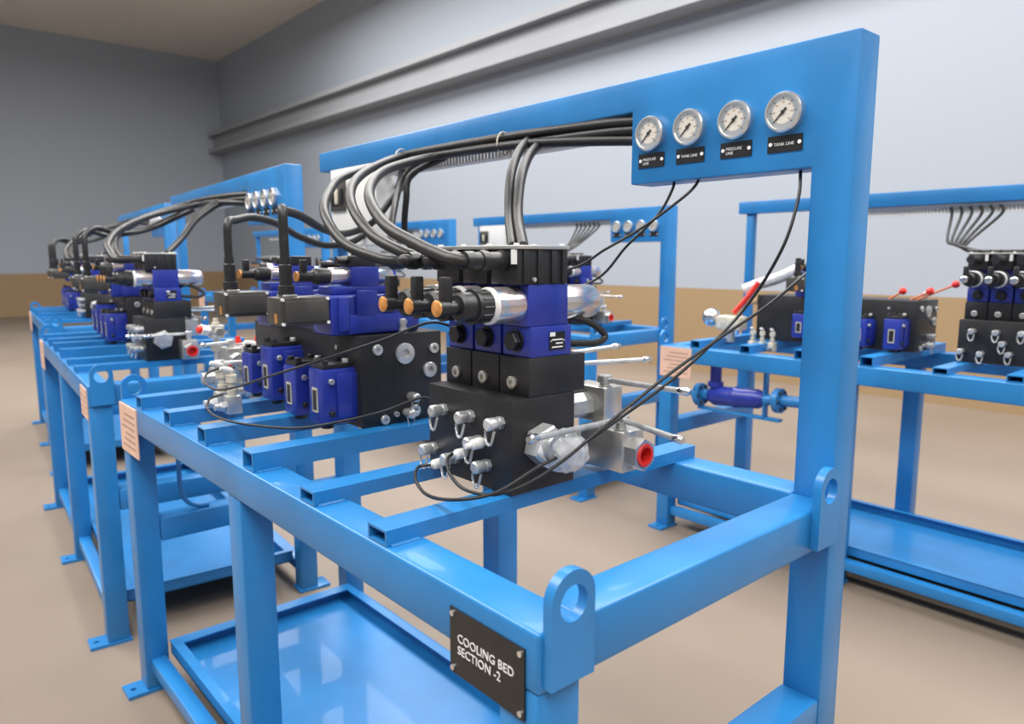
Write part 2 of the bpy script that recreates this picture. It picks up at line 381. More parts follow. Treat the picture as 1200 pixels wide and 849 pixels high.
# ------------------------------------------------------------------ hydraulic equipment (all in stand coordinates)
def directional_valve(SM, base, label, group, tip='brass'):
    MT = SM @ Matrix.Translation(base)
    t = thing('directional_valve', label, 'hydraulic valve', MT, (0, 0, 0), group)
    part('valve_base', lambda bm: box(bm, -.052, .054, -.0405, .0405, 0, .058, .003), 'vblue', t, 'dvb')
    part('valve_body', lambda bm: box(bm, -.055, .048, -.036, .036, .058, .136, .002), 'vblue', t, 'dvu')
    def hexp(bm):
        cyl(bm, (-.052, 0, .03), (-.056, 0, .03), .021, n=20); cyl(bm, (-.056, 0, .03), (-.070, 0, .03), .019, n=6, bev=.002)
    part('hex_plug', hexp, 'plastic', t, 'dvh', 'black hex plug')
    ca = part('coil', lambda bm: lathe(bm, (-.054, 0, .098), (-.124, 0, .098), [(0, .033), (.02, .034), (.9, .034), (1, .031)], 32), 'foil', t, 'dvc', 'shiny silver film-covered coil')
    part('coil_ring', lambda bm: lathe(bm, (-.118, 0, .098), (-.127, 0, .098), [(0, .0345), (.5, .0345), (1, .031)], 32), 'white', ca, 'dvcr', 'pale ring')
    part('coil', lambda bm: lathe(bm, (.047, 0, .098), (.153, 0, .098), [(0, .033), (.02, .034), (.85, .034), (.95, .031), (1, .024)], 32), 'foil', t, 'dvd', 'shiny silver film-covered coil')
    def cap(bm):
        lathe(bm, (-.124, 0, .098), (-.19, 0, .098), [(0, .029), (.45, .029), (.46, .0315), (.55, .0315), (.56, .027), (.9, .027), (1, .022)], 24)
        for k in range(12):
            a = k*math.pi/6; cyl(bm, (-.127, .0285*math.cos(a), .098+.0285*math.sin(a)), (-.150, .0285*math.cos(a), .098+.0285*math.sin(a)), .0022, n=6)
    part('coil_nut', cap, 'plastic', t, 'dvn', 'ribbed black plastic nut')
    cn = part('plug_connector', lambda bm: lathe(bm, (-.188, 0, .098), (-.232, 0, .098), [(0, .0125), (.5, .0125), (.55, .0145), (1, .0145)], 18), 'plastic', t, 'dvp', 'black plug connector')
    part('end_cap', lambda bm: lathe(bm, (-.231, 0, .098), (-.2365, 0, .098), [(0, .0145), (.6, .0145), (1, .011), (1.0, 0)], 18), tip, cn, ('dve', tip), 'orange copper end cap' if tip == 'brass' else 'silver end cap')
    part('connector_stem', lambda bm: box(bm, -.224, -.204, -.009, .009, .106, .152, .004), 'plastic', cn, 'dvs')
    rp = part('rating_plate', lambda bm: box(bm, -.006, .034, -.0422, -.0405, .012, .046), 'plate', t, 'dvr', 'black rating plate')
    def marks(bm):
        box(bm, -.0055, .008, -.0428, -.0421, .038, .0455)
        for i in range(3): box(bm, .0+.01*(i % 2), .028, -.0428, -.0421, .016+.007*i, .0185+.007*i)
    part('plate_print', marks, 'letter', rp, 'dvm')
    for s in (-1, 1): part('plate_rivet', lambda bm, s=s: cyl(bm, (.014+s*.017, -.0435, .029), (.014+s*.017, -.0415, .029), .002, n=8), 'zinc', rp, ('dvv', s))
    return t

def test_point(parent, x, y, z, key, i):
    tp = part('test_point', lambda bm: (cyl(bm, (x, y, z), (x-.008, y, z), .0125, n=6), lathe(bm, (x-.008, y, z), (x-.036, y, z), [(0, .009), (.15, .009), (.16, .0115), (.6, .0125), (.9, .012), (1, .009)], 16)), 'zinc', parent, (key, 'tp', i), 'zinc test point with cap')
    def chain(bm):
        pts = [Vector((x-.026, y+.011, z-.004)), Vector((x-.028, y+.012, z-.022)), Vector((x-.03, y+.003, z-.038)), Vector((x-.03, y-.007, z-.034)), Vector((x-.026, y-.011, z-.012))]
        pts = resample(smooth(pts, 6), .0045)
        for k, (a, b) in enumerate(zip(pts, pts[1:])):
            d = (b-a).normalized(); u, v = frame_of(d); q = u if k % 2 else v
            tube(bm, [a-d*.001+q*.0014, (a+b)/2+q*.002, b+d*.001+q*.0014], .0012, 5, 2); tube(bm, [a-d*.001-q*.0014, (a+b)/2-q*.002, b+d*.001-q*.0014], .0012, 5, 2)
    part('cap_chain', chain, 'zinc', tp, (key, 'ch', i), 'small zinc chain')
    return tp
TPS = ((.568, 1.185), (.480, 1.186), (.390, 1.188), (.605, 1.098), (.530, 1.093), (.454, 1.141), (.429, 1.099))
def manifold_front(SM, desc, ports=True):
    b = (.35, .49, 1.063)
    t = thing('manifold_block', 'black steel manifold under three directional valves on '+desc, 'manifold', SM, b)
    part('block', lambda bm: box(bm, .268, .432, .361, .625, 1.052, 1.232, .003), 'black', t, 'm1b')
    for k in range(3):
        y0 = .3625+.0875*k
        sp = part('sandwich_plate', lambda bm, y0=y0: box(bm, .312, .461, y0, y0+.084, 1.232, 1.305, .002), 'black', t, ('m1s', k))
        def plug(bm, y0=y0):
            lathe(bm, (.3125, y0+.046, 1.256), (.306, y0+.046, 1.256), [(0, .0125), (.85, .0125), (1, .011), (1.0, .006), (.12, .0055), (.12, 0)], 18)
        part('port_plug', plug, 'steel', sp, ('m1p', k), 'bright steel socket plug')
    for i, (y, z) in enumerate(TPS): test_point(t, .268, y, z, 'm1', i)
    part('hex_union', lambda bm: (cyl(bm, (.335, .362, 1.143), (.335, .325, 1.143), .040, n=6, bev=.004, phase=.3), cyl(bm, (.335, .326, 1.143), (.335, .305, 1.143), .030, n=24, bev=.003)), 'zinc', t, 'm1u', 'large zinc hex union')
    return t
def connector_bank(SM, desc):
    b = (.35, .49, 1.441)
    t = thing('connector_bank', 'black cable connector bank on the three valves of '+desc, 'connector', SM, b)
    for k in range(3):
        y0 = .3635+.0875*k
        def hs(bm, y0=y0):
            box(bm, .287, .414, y0+.004, y0+.078, 1.441, 1.505, .002)
            for xx in (.30, .335, .37, .398): box(bm, xx, xx+.012, y0, y0+.006, 1.443, 1.503, .001)
        h = part('housing', hs, 'plastic', t, ('cbh', k))
        def gl(bm, y0=y0):
            yc = y0+.04
            lathe(bm, (.288, yc, 1.484), (.195, yc, 1.484), [(0, .019), (.12, .019), (.13, .016), (.45, .016), (.46, .018), (.62, .018), (.63, .0155), (.8, .0155), (.82, .0175), (1, .0165)], 20)
        part('cable_gland', gl, 'plastic', h, ('cbg', k))
        part('gland_tag', lambda bm, y0=y0: box(bm, .281, .286, y0+.003, y0+.014, 1.478, 1.504), 'white', h, ('cbt', k), 'white tag')
        part('housing_screw', lambda bm, y0=y0: cyl(bm, (.325, y0-.003, 1.45), (.325, y0+.002, 1.45), .004, n=8), 'zinc', h, ('cbs', k))
    cv = part('cover_plate', lambda bm: box(bm, .283, .416, .3625, .622, 1.505, 1.512, .001), 'steel', t, 'cbc', 'pale cover plate')
    for i in range(4):
        for xx in (.292, .407): part('cover_screw', lambda bm, i=i, xx=xx: cyl(bm, (xx, .375+.078*i, 1.512), (xx, .375+.078*i, 1.516), .005, n=8), 'white', cv, ('cbv', i, xx))
    return t
def hose_handle(SM, desc):
    def fn(bm): tube(bm, [(.426, .45, 1.36), (.455, .40, 1.372), (.49, .375, 1.36), (.515, .36, 1.335), (.495, .362, 1.322), (.46, .375, 1.322), (.42, .385, 1.325)], .007, 10)
    solo('hose_loop', 'short black rubber hose loop beside the valves of '+desc, 'hose', fn, 'rubber', SM, 'hl', base=(.46, .40, 1.33))

def ball_valve(SM, label, c, size, hexes, hub, arms, red=True, group='ball valves'):
    """c: centre of body base; hexes: list of (dir, length, radius, redcap)"""
    sx, sy, sz = size; x, y, z = c
    t = thing('ball_valve', label, 'ball valve', SM, c, group)
    part('body', lambda bm: box(bm, x-sx/2, x+sx/2, y-sy/2, y+sy/2, z, z+sz, .004), 'steel', t)
    zc = z+sz*.47
    for d, ln, r, rc in hexes:
        D = Vector(d); st = Vector((x, y, zc))+Vector((D.x*sx/2, D.y*sy/2, 0))
        hx = part('hex_nut', lambda bm: (bored_hex(bm, st-D*.002, st+D*ln, r, r*.74, ln-.003, .52) if rc else cyl(bm, st-D*.002, st+D*ln, r, n=6, bev=.003, phase=.52)), 'zinc' if not rc else 'steel', t)
        if rc:
            part('end_plug', lambda bm: lathe(bm, st+D*.004, st+D*(ln+.003), [(0, r*.72), (.94, r*.72), (1, r*.68), (1.0, r*.50), (.12, r*.47), (.12, 0)], 24), 'red', hx, None, 'red plastic end plug')
    hb = Vector(hub)
    part('stem', lambda bm: (cyl(bm, (hb.x, hb.y, z+sz-.002), (hb.x, hb.y, hb.z-.004), .011, n=14), cyl(bm, (hb.x, hb.y, hb.z-.006), (hb.x, hb.y, hb.z+.010), .016, n=6, bev=.002)), 'zinc', t)
    for a in arms:
        A = Vector(a); d = (A-hb).normalized(); q = hb+d*.008
        lv = part('lever', lambda bm: (tube(bm, [q, q.lerp(A, .5), A-d*.01], .006, 10, 2), box(bm, hb.x-.013, hb.x+.013, hb.y-.011, hb.y+.011, hb.z-.004, hb.z+.006, .002)), 'zinc', t)
        part('lever_tip', lambda bm: lathe(bm, A-d*.022, A+d*.008, [(0, .005), (.2, .008), (.8, .0085), (1, .005)], 12), 'chrome', lv)
    return t

def pilot_valve(SM, base, label, group, hgt=.135):
    """blue pressure valve bolted to a block face; base = bottom centre, protrudes to -X"""
    MT = SM @ Matrix.Translation(base)
    t = thing('pressure_valve', label, 'hydraulic valve', MT, (0, 0, 0), group)
    h = hgt
    part('body', lambda bm: box(bm, -.05, .045, -.037, .037, 0, h, .006), 'vblue', t, ('pvb', h))
    part('side_cover', lambda bm: box(bm, -.012, .047, -.044, -.036, .014, h-.012, .003), 'vblue', t, ('pvs', h))
    fl = part('top_flange', lambda bm: box(bm, -.044, .034, -.032, .032, h, h+.012, .002), 'plastic', t, ('pvf', h), 'black top flange')
    for i, (sx, sy) in enumerate(((-1, -1), (-1, 1), (1, -1), (1, 1))):
        part('flange_screw', lambda bm, sx=sx, sy=sy: cyl(bm, (-.005+sx*.028, sy*.022, h+.012), (-.005+sx*.028, sy*.022, h+.022), .0085, n=10, bev=.001), 'plastic' if i != 2 else 'zinc', fl, ('pvw', h, i))
    part('rating_plate', lambda bm: box(bm, -.052, -.05, -.014, .014, h*.22, h*.66), 'dull', t, ('pvr', h), 'pale rating plate')
    part('plate_print', lambda bm: box(bm, -.0526, -.0518, -.010, .010, h*.26, h*.62), 'plate', t, ('pvp', h))
    for i, zz in enumerate((.028, h-.03)):
        part('side_bolt', lambda bm, zz=zz: (cyl(bm, (-.026, -.036, zz), (-.026, -.045, zz), .0075, n=10, bev=.001)), 'plastic' if i == 0 else 'zinc', t, ('pvo', h, i))
    part('lock_knob', lambda bm: lathe(bm, (-.02, 0, 0), (-.02, 0, -.014), [(0, .018), (1, .015)], 12), 'plastic', t, ('pvk', h))
    return t

def eh_valve(SM, y, label, desc, key, gland=True):
    """large blue main stage with an electronics box on its -X end and a small pilot valve on top"""
    t = thing('proportional_valve', label, 'hydraulic valve', SM @ Matrix.Translation((0, y-1.0, 0)), (.34, 1.05, 1.30), 'proportional valves on '+desc)
    def cast(bm):
        box(bm, .243, .50, 1.0, 1.10, 1.30, 1.40, .008, 3); box(bm, .262, .29, .993, 1.0, 1.31, 1.395, .003)
        box(bm, .31, .37, .99, 1.0, 1.345, 1.412, .006); box(bm, .39, .42, .992, 1.0, 1.355, 1.40, .004); box(bm, .29, .47, .992, 1.0, 1.302, 1.35, .004)
        box(bm, .255, .43, 1.01, 1.09, 1.40, 1.42, .004)
    part('main_body', cast, 'vblue', t, 'ehc')
    eb = part('electronics_box', lambda bm: (box(bm, .118, .243, 1.003, 1.083, 1.331, 1.398, .005), box(bm, .128, .236, .999, 1.004, 1.339, 1.390, .002)), 'box', t, 'ehb', 'dark grey electronics box')
    for i, (sx, sz) in enumerate(((.124, 1.336), (.237, 1.336), (.124, 1.393), (.237, 1.393))):
        part('box_screw', lambda bm, sx=sx, sz=sz: cyl(bm, (sx, 1.004, sz), (sx, .998, sz), .004, n=10), 'white', eb, ('ehs', i))
    part('box_sticker', lambda bm: box(bm, .1168, .118, 1.02, 1.035, 1.338, 1.360), 'brass', eb, 'eht', 'small orange sticker')
    part('box_gasket', lambda bm: box(bm, .137, .170, 1.02, 1.065, 1.398, 1.404, .002), 'zinc', eb, 'ehg')
    if gland: part('cable_gland', lambda bm: lathe(bm, (.152, 1.042, 1.402), (.152, 1.042, 1.49), [(0, .019), (.25, .019), (.27, .015), (.8, .015), (.82, .013), (1, .013)], 16), 'plastic', eb, 'ehgl')
    part('pilot_body', lambda bm: box(bm, .312, .386, 1.01, 1.08, 1.418, 1.468, .002), 'vblue', t, 'ehp')
    part('coil', lambda bm: lathe(bm, (.313, 1.045, 1.445), (.262, 1.045, 1.445), [(0, .0215), (.95, .0215), (1, .019)], 24), 'foil', t, 'ehk1', 'silver coil')
    part('coil', lambda bm: lathe(bm, (.385, 1.045, 1.445), (.44, 1.045, 1.445), [(0, .0215), (.85, .0215), (1, .016)], 24), 'foil', t, 'ehk2', 'silver coil')
    cn = part('plug_connector', lambda bm: lathe(bm, (.263, 1.045, 1.445), (.181, 1.045, 1.445), [(0, .019), (.4, .02), (.5, .017), (.55, .012), (1, .012)], 18), 'plastic', t, 'ehn', 'black plug connector')
    part('end_cap', lambda bm: cyl(bm, (.182, 1.045, 1.445), (.177, 1.045, 1.445), .0125, n=16), 'brass', cn, 'ehe', 'orange copper end cap')
    part('connector_stem', lambda bm: box(bm, .19, .206, 1.037, 1.053, 1.453, 1.485, .003), 'plastic', cn, 'ehst')
    part('pilot_connector', lambda bm: (box(bm, .315, .38, 1.015, 1.075, 1.468, 1.495, .003), cyl(bm, (.315, 1.045, 1.482), (.285, 1.045, 1.482), .011, n=14)), 'plastic', t, 'ehpc')
    return t

def manifold_rear(SM, desc, ylen=.66):
    t = thing('manifold_block', 'large black manifold carrying blue pressure valves on '+desc, 'manifold', SM, (.43, 1.3, 1.067))
    part('block', lambda bm: box(bm, .303, .545, .968, .968+ylen, 1.067, 1.299, .003), 'black', t, ('m2b', ylen))
    for i, (x, z, r) in enumerate(((.349, 1.262, .0135), (.429, 1.247, .027), (.519, 1.254, .0135), (.505, 1.198, .020), (.456, 1.094, .016), (.366, 1.082, .012), (.40, 1.092, .007))):
        def pl(bm, x=x, z=z, r=r): lathe(bm, (x, .9685, z), (x, .960, z), [(0, r), (.88, r), (1, r*.93), (1.0, r*.45), (.08, r*.42), (.08, 0)], 24)
        part('port_plug', pl, 'zinc', t, ('m2p', i), 'round zinc socket plug')
    for i, (x, z) in enumerate(((.444, 1.133), (.43, 1.092))):
        tp = part('test_point', lambda bm, x=x, z=z: lathe(bm, (x, .968, z), (x, .932, z), [(0, .011), (.3, .011), (.31, .013), (.9, .012), (1, .008)], 14), 'zinc', t, ('m2t', i))
        part('cap_chain', lambda bm, x=x, z=z: tube(bm, [(x-.01, .945, z-.006), (x-.008, .94, z-.03), (x+.004, .94, z-.036), (x+.01, .945, z-.008)], .0014, 6), 'zinc', tp, ('m2c', i))
    part('bleed_fitting', lambda bm: (cyl(bm, (.44, .99, 1.299), (.44, .99, 1.312), .012, n=6), cyl(bm, (.44, .99, 1.312), (.44, .99, 1.335), .009, n=14, bev=.002), cyl(bm, (.44, .99, 1.322), (.44, .99, 1.33), .012, n=6)), 'zinc', t, 'm2f', 'zinc bleed fitting')
    part('face_screw', lambda bm: cyl(bm, (.304, 1.09, 1.262), (.300, 1.09, 1.262), .006, n=10), 'zinc', t, 'm2s')
    return t

def needle_fitting(SM, base, label, m='zinc', s=1.0):
    t = thing('pipe_fitting', label, 'pipe fitting', SM @ Matrix.Translation(base) @ Matrix.Scale(s, 4), (0, 0, 0))
    part('block', lambda bm: box(bm, -.02, .02, -.018, .018, 0, .05, .003), m, t, ('nfb', m))
    part('column', lambda bm: lathe(bm, (0, 0, .05), (0, 0, .12), [(0, .013), (.25, .013), (.26, .010), (.5, .010), (.52, .015), (.8, .015), (.85, .009), (1, .008)], 14), 'dull', t, 'nfc')
    part('side_nozzle', lambda bm: (cyl(bm, (-.02, 0, .022), (-.035, 0, .022), .014, n=6), cyl(bm, (-.035, 0, .022), (-.05, 0, .022), .009, n=12)), 'zinc', t, 'nfn')
    part('hose_tail', lambda bm: lathe(bm, (0, 0, .118), (-.03, -.004, .128), [(0, .008), (.5, .009), (1, .005)], 10), 'white', t, 'nft')
    return t

# ------------------------------------------------------------------ place the stands
ST = {
 'A1': (T(0, 0, 0), 'COOLING BED stand', 'blue steel stand with the COOLING BED nameplate at its corner', 1.893),
 'A2': (T(-.027, 2.405, 0, -4.3), 'stand behind the COOLING BED stand', 'blue steel stand lined up directly behind the COOLING BED stand', 1.878),
 'A3': (T(.277, 5.157, 0, -4.9), 'last stand in COOLING BED row', 'farthest blue steel stand in the row of the COOLING BED stand', 1.885),
 'B1': (T(2.63, -.2, 0), 'red-knob rod stand across the aisle', 'blue steel stand across the aisle holding rods with red knobs', 1.825),
 'B2': (T(2.64, 2.39, 0, .5), 'stand beside the red-knob rod stand', 'blue steel stand in the far row beside the red-knob rod stand', 1.835),
 'B3': (T(2.63, 4.84, 0), 'third stand of the far row', 'third blue steel stand of the far row across the aisle', 1.845),
 'B4': (T(2.63, 7.31, 0), 'fourth stand of the far row', 'fourth and last blue steel stand of the far row', 1.85),
}
for sid, (SM, desc, lab, tt) in ST.items(): stand(sid, SM, lab, desc, tt, sid == 'A1')

# nameplate of the front stand
npl = thing('nameplate', 'black engraved plate reading COOLING BED SECTION -2 on rail corner', 'nameplate', Matrix(), (0, .103, .896))
part('plate', lambda bm: box(bm, -.003, 0, .023, .183, .896, .995), 'plate', npl)
for yy in (.030, .176):
    for zz in (.904, .987):
        part('screw', lambda bm: cyl(bm, (-.0055, yy, zz), (-.002, yy, zz), .0042, n=12), 'rim', npl, None, 'steel screw')
o = bpy.data.objects.new('lettering', text_mesh('COOLING BED\nSECTION -2', .0183, 'letter')); COL.objects.link(o); o.parent = npl
o.matrix_local = Matrix(((0, 0, -1, -.0032), (-1, 0, 0, .062), (0, 1, 0, .052), (0, 0, 0, 1)))

pc2 = thing('placard', 'small peach card at the near corner of stand behind the COOLING BED stand', 'placard', ST['A2'][0], (-.001, .1, .9))
part('card', lambda bm: box(bm, -.004, 0, .02, .19, .89, 1.005), 'peach', pc2)
part('print_lines', lambda bm: [box(bm, -.0048, -.004, .04, .17, .91+.02*i, .916+.02*i) for i in range(4)], 'print', pc2)

# ------------------------------------------------------------------ equipment sets
NUM = ('first', 'second', 'third', 'fourth')
def valve_trio(SM, desc, tip='brass'):
    manifold_front(SM, desc)
    for k in range(3):
        directional_valve(SM, (.37, .4045+.0875*k, 1.305), '%s directional valve from column end on %s' % (NUM[k], desc), 'directional valves on '+desc, tip)
    connector_bank(SM, desc); hose_handle(SM, desc)
def rear_set(SM, desc, eh=(1.0, 1.36), npil=4, ylen=.66):
    manifold_rear(SM, desc, ylen)
    for k, (y, z, h) in enumerate(((1.035, 1.082, .138), (1.185, 1.082, .13), (1.335, 1.10, .148), (1.475, 1.10, .118))[:npil]):
        pilot_valve(SM, (.262, y, z), '%s blue pressure valve from column end on %s' % (NUM[k], desc), 'pressure valves on '+desc, h)
    for k, y in enumerate(eh):
        eh_valve(SM, y, '%s blue proportional valve with grey box on %s' % (NUM[k], desc), desc, k)
SM = ST['A1'][0]; D1 = ST['A1'][1]
for sid in ('A1', 'A2', 'A3', 'B2', 'B3'):
    valve_trio(ST[sid][0], ST[sid][1]); rear_set(ST[sid][0], ST[sid][1])
valve_trio(ST['B1'][0] @ T(0, .06, 0), ST['B1'][1], 'chrome')
rear_set(ST['B1'][0] @ T(0, -.10, 0), ST['B1'][1], (1.42,), 4, .79)
valve_trio(ST['B4'][0], ST['B4'][1])

# crumpled plastic over the hex union of the front manifold
def wrap(bm):
    bmesh.ops.create_icosphere(bm, subdivisions=4, radius=1)
    rnd = random.Random(3); ph = [(Vector((rnd.uniform(-1, 1), rnd.uniform(-1, 1), rnd.uniform(-1, 1)))*rnd.uniform(3, 9), rnd.uniform(0, 6)) for _ in range(9)]
    for v in bm.verts:
        c = v.co.copy(); f = 1+sum(.045*abs(math.sin(p.dot(c)+q)) for p, q in ph)-.12
        v.co = Vector((.362+c.x*.052*f, .322+c.y*.026*f-.004*c.x, 1.131+c.z*.036*f-.010*c.x))
solo('plastic_wrap', 'crumpled clear plastic wrapped round the big hex union', 'plastic wrap', wrap, 'wrap', None, None, None, 25, (.36, .32, 1.1))

# ball valves beside the front manifold
def ends(u, v, ax, val): return tuple(P(u, v, ax, val))
def bv_set(SM, desc, dx=0, exact=False):
    hub = (.535+dx, .33, 1.165)
    a1 = [ends(622, 515, 1, .268), ends(797, 516, 2, 1.165)] if exact else [(.30+dx, .34, 1.165), (.36+dx, .30, 1.165)]
    ball_valve(SM, 'square red-plugged ball valve beside front manifold, '+desc, (.5325+dx, .3525, H+.042 if exact else 1.055), (.065, .115, .083), [((0, -1, 0), .03, .033, True), ((0, 1, 0), .03, .028, False)], hub, a1)
    ball_valve(SM, 'steel ball valve just above the red-plugged valve of '+desc, (.562+dx, .425, 1.148), (.058, .10, .075), [((-1, 0, 0), .072+dx*.0, .026, False), ((0, 1, 0), .03, .026, False)], (.562+dx, .40, 1.235), [ends(805, 459.5, 2, 1.235)] if exact else [(.58+dx, .22, 1.235)])
    ball_valve(SM, 'middle rear ball valve beside front manifold of '+desc, (.562+dx, .545, 1.165), (.055, .09, .07), [((-1, 0, 0), .072, .022, False)], (.562+dx, .545, 1.25), [ends(760, 421.5, 1, .50)] if exact else [(.78+dx, .50, 1.25)])
    ball_valve(SM, 'rearmost ball valve beside front manifold of '+desc, (.562+dx, .66, 1.165), (.055, .09, .07), [((-1, 0, 0), .072, .022, False)], (.562+dx, .66, 1.25), [ends(724, 406, 1, .62)] if exact else [(.76+dx, .62, 1.26)])
bv_set(ST['A1'][0], D1, 0, True)
bv_set(ST['A2'][0], ST['A2'][1], -.10)
bv_set(ST['B2'][0], ST['B2'][1], -.03)

# ------------------------------------------------------------------ conduits of the front stand (traced, each point on its own plane)
def conduit(name, label, pts, r, ribs=0, n=12, m='rubber', group=None, cat='hose'):
    return solo(name, label, cat, lambda bm: tube(bm, pts, r, n, 8, ribs), m, None, None, group, 60, pts[0])
def Z3(z): return 1.30+z
by = lambda u, v, y: P(u, v, 1, y)
bx_ = lambda u, v, x: P(u, v, 0, x)
beam = lambda y, z, x=.742: Vector((x, y, z))
loops = (
 ('outermost', .578, [by(472, 306, .68), by(445, 303, .78), by(403, 285, .94), by(380.5, 250, 1.10), by(385.5, 226, 1.28), by(402, 208, 1.48)], [beam(1.58, 1.800), beam(1.3, 1.797), beam(.9, 1.790), beam(.62, 1.785, .765), beam(.515, 1.783, .79)]),
 ('middle', .490, [by(498, 303, .57), by(473, 296, .65), by(434.5, 274, .80), by(412, 240, .96), by(415, 214, 1.14), by(438, 196, 1.34)], [beam(1.42, 1.815, .735), beam(1.2, 1.815, .735), beam(.9, 1.810, .735), beam(.62, 1.806, .765), beam(.515, 1.803, .79)]),
 ('innermost', .4035, [by(516, 299, .46), by(490, 287, .53), by(452, 264, .66), by(433, 232, .84), by(440, 209, 1.04), by(463, 195, 1.2)], [beam(1.22, 1.792, .722), beam(1.0, 1.788, .72), beam(.8, 1.78, .725), beam(.62, 1.768, .76), beam(.515, 1.760, .79)]),
)
LOOP = {}
for nm, gy, mid, tail in loops:
    conduit('ribbed_conduit', nm+' thick black ribbed conduit looping from connectors to the beam', (LOOP.setdefault(nm, [Vector((.215, gy, 1.484)), Vector((.188, gy+.004, 1.484)), *mid, *tail])), .0125, .0045)
PAIR = {}
for nm, pts in (('left', [by(628, 160, .84), by(610, 175, .80), by(599, 205, .72), by(597, 250, .64), V(by(601, 285, .52).x, .52, 1.512)]),
                ('right', [by(640, 164, .80), by(622, 180, .76), by(611, 208, .68), by(607, 250, .60), V(by(613, 285, .48).x, .48, 1.512)])):
    conduit('ribbed_conduit', 'straight black conduit dropping from beam to connector bank, %s of the pair' % ('nearer the column' if nm == 'right' else 'farther from the column'), PAIR.setdefault(nm, [beam(.515, 1.79, .80), beam(.62, 1.788, .785), beam(.74, 1.785, .75), *pts]), .0115, .0045)
# conduits of the two electronics boxes
conduit('ribbed_conduit', 'black conduit rising from the nearer grey electronics box', [Vector((.152, 1.042, 1.485)), Vector((.152, 1.044, 1.54)), V(.155, 1.05, 1.60), by(333, 247, 1.1), by(352, 253, 1.2), by(380, 269, 1.35), by(405, 274, 1.5), by(435, 262, 1.55), by(458, 235, 1.55), by(480, 208, 1.5), beam(1.30, 1.79)], .0115, .0045)
conduit('ribbed_conduit', 'black conduit arching from the farther grey electronics box', [Vector((.152, 1.402, 1.485)), Vector((.152, 1.404, 1.54)), V(.158, 1.41, 1.585), by(276, 258, 1.45), by(296, 255, 1.5), by(324, 262, 1.58), by(352, 278, 1.66), by(385, 288, 1.72), by(420, 280, 1.75), by(450, 248, 1.72), by(468, 215, 1.65), beam(1.45, 1.79)], .0115, .0045)
conduit('ribbed_conduit', 'black conduit hanging straight behind the three loops', [beam(1.34, 1.79, .74), by(472, 210, 1.4), by(462, 245, 1.2), by(458, 282, 1.1), by(470, 300, 1.05), Vector((.33, 1.045, 1.49))], .010, .0045)
conduit('ribbed_conduit', 'black conduit hanging nearest the column behind the three loops', [beam(1.22, 1.79, .75), by(482, 205, 1.28), by(476, 235, 1.28), by(474, 270, 1.3), by(478, 310, 1.3), Vector((.42, 1.40, 1.47))], .010, .0045)
for i, (ya, cx_, cz_) in enumerate(((.93, .733, 1.795), (1.44, .735, 1.806))):
    solo('cable_tie', ('pale cable tie round the conduits near the vertical pair', 'pale cable tie round the conduits at the loops')[i], 'cable tie',
         lambda bm: tube(bm, [(cx_+.024*math.cos(q*.8), ya, cz_+.030*math.sin(q*.8)) for q in range(9)], .0022, 6, 3), 'dull', None)

# thin capillary hoses
cap = lambda label, pts, r=.0032: conduit('capillary_hose', label, pts, r, 0, 8, 'rubber', 'thin capillary hoses')
zz = 1.064
cap('thin black hose from panel underside passing behind connector bank, farther one', [bx_(790, 209, .80), bx_(788, 222, .79), by(771, 252, .44), by(735, 288, .5), by(690, 332, .62), Vector((.45, .66, 1.38)), Vector((.42, .70, 1.33)), by(505, 378, .72), by(450, 398, .80), by(380, 421, .92), by(320, 440, 1.08), by(280, 453, 1.24), by(255, 457, 1.36), by(240, 449, 1.44), by(243, 438, 1.5), by(258, 432, 1.48), by(275, 431, 1.45)])
cap('thin black hose from panel underside passing behind connector bank, nearer one', [bx_(821, 207, .80), bx_(813, 220, .79), by(795, 236, .38), by(757, 264, .45), by(710, 292, .52), by(665, 316, .60), Vector((.46, .69, 1.45)), Vector((.50, .76, 1.2)), Vector((.40, .80, 1.10)), by(500, 466, .82), by(450, 482, .88), by(400, 494, .92), by(350, 502, 1.0), by(300, 499, 1.12), by(262, 492, 1.25), by(244, 481, 1.36), by(246, 468, 1.42), by(262, 462, 1.42)])
cap('thin black hose hanging beside column and looping widest to manifold test points', [V(.80, .115, 1.66), bx_(935, 235, .77), bx_(915, 295, .74), by(870, 365, .20), by(800, 435, .24), by(720, 495, .28), by(680, 522, .30), by(630, 548, .305), P(580, 578, 1, .30), by(530, 586, .34), by(500, 580, .46), by(487, 562, .53), by(490, 548, .57), P(505, 545, 0, .225)])
cap('thin black hose from behind column looping tighter to manifold test points', [V(.835, .074, by(985, 282, .13).z+.03), V(.835, .10, by(985, 282, .13).z+.012), by(975, 292, .13), by(943, 322, .12), by(900, 358, .14), by(850, 392, .17), by(780, 442, .22), by(700, 507, .27), by(660, 540, .29), by(620, 566, .295), by(580, 580, .31), by(545, 574, .36), by(528, 557, .43), by(524, 540, .47), P(530, 532, 0, .225)])
def cap_plug(label, p, d):
    solo('hose_plug', label, 'hose connector', lambda bm: lathe(bm, p, Vector(p)+Vector(d), [(0, .005), (.3, .006), (.35, .010), (.8, .011), (1, .008)], 12), 'white', None, None, 'white hose plugs', 35, p)
cap_plug('white hose plug on the lower left test point of front manifold', P(502, 546, 0, .225), (.034, 0, 0))
cap_plug('white hose plug on the lower middle test point of front manifold', P(528, 534, 0, .225), (.034, -.004, 0))
cap_plug('white hose plug on the upper middle test point of front manifold', P(545, 524, 0, .215), (.04, -.006, .004))

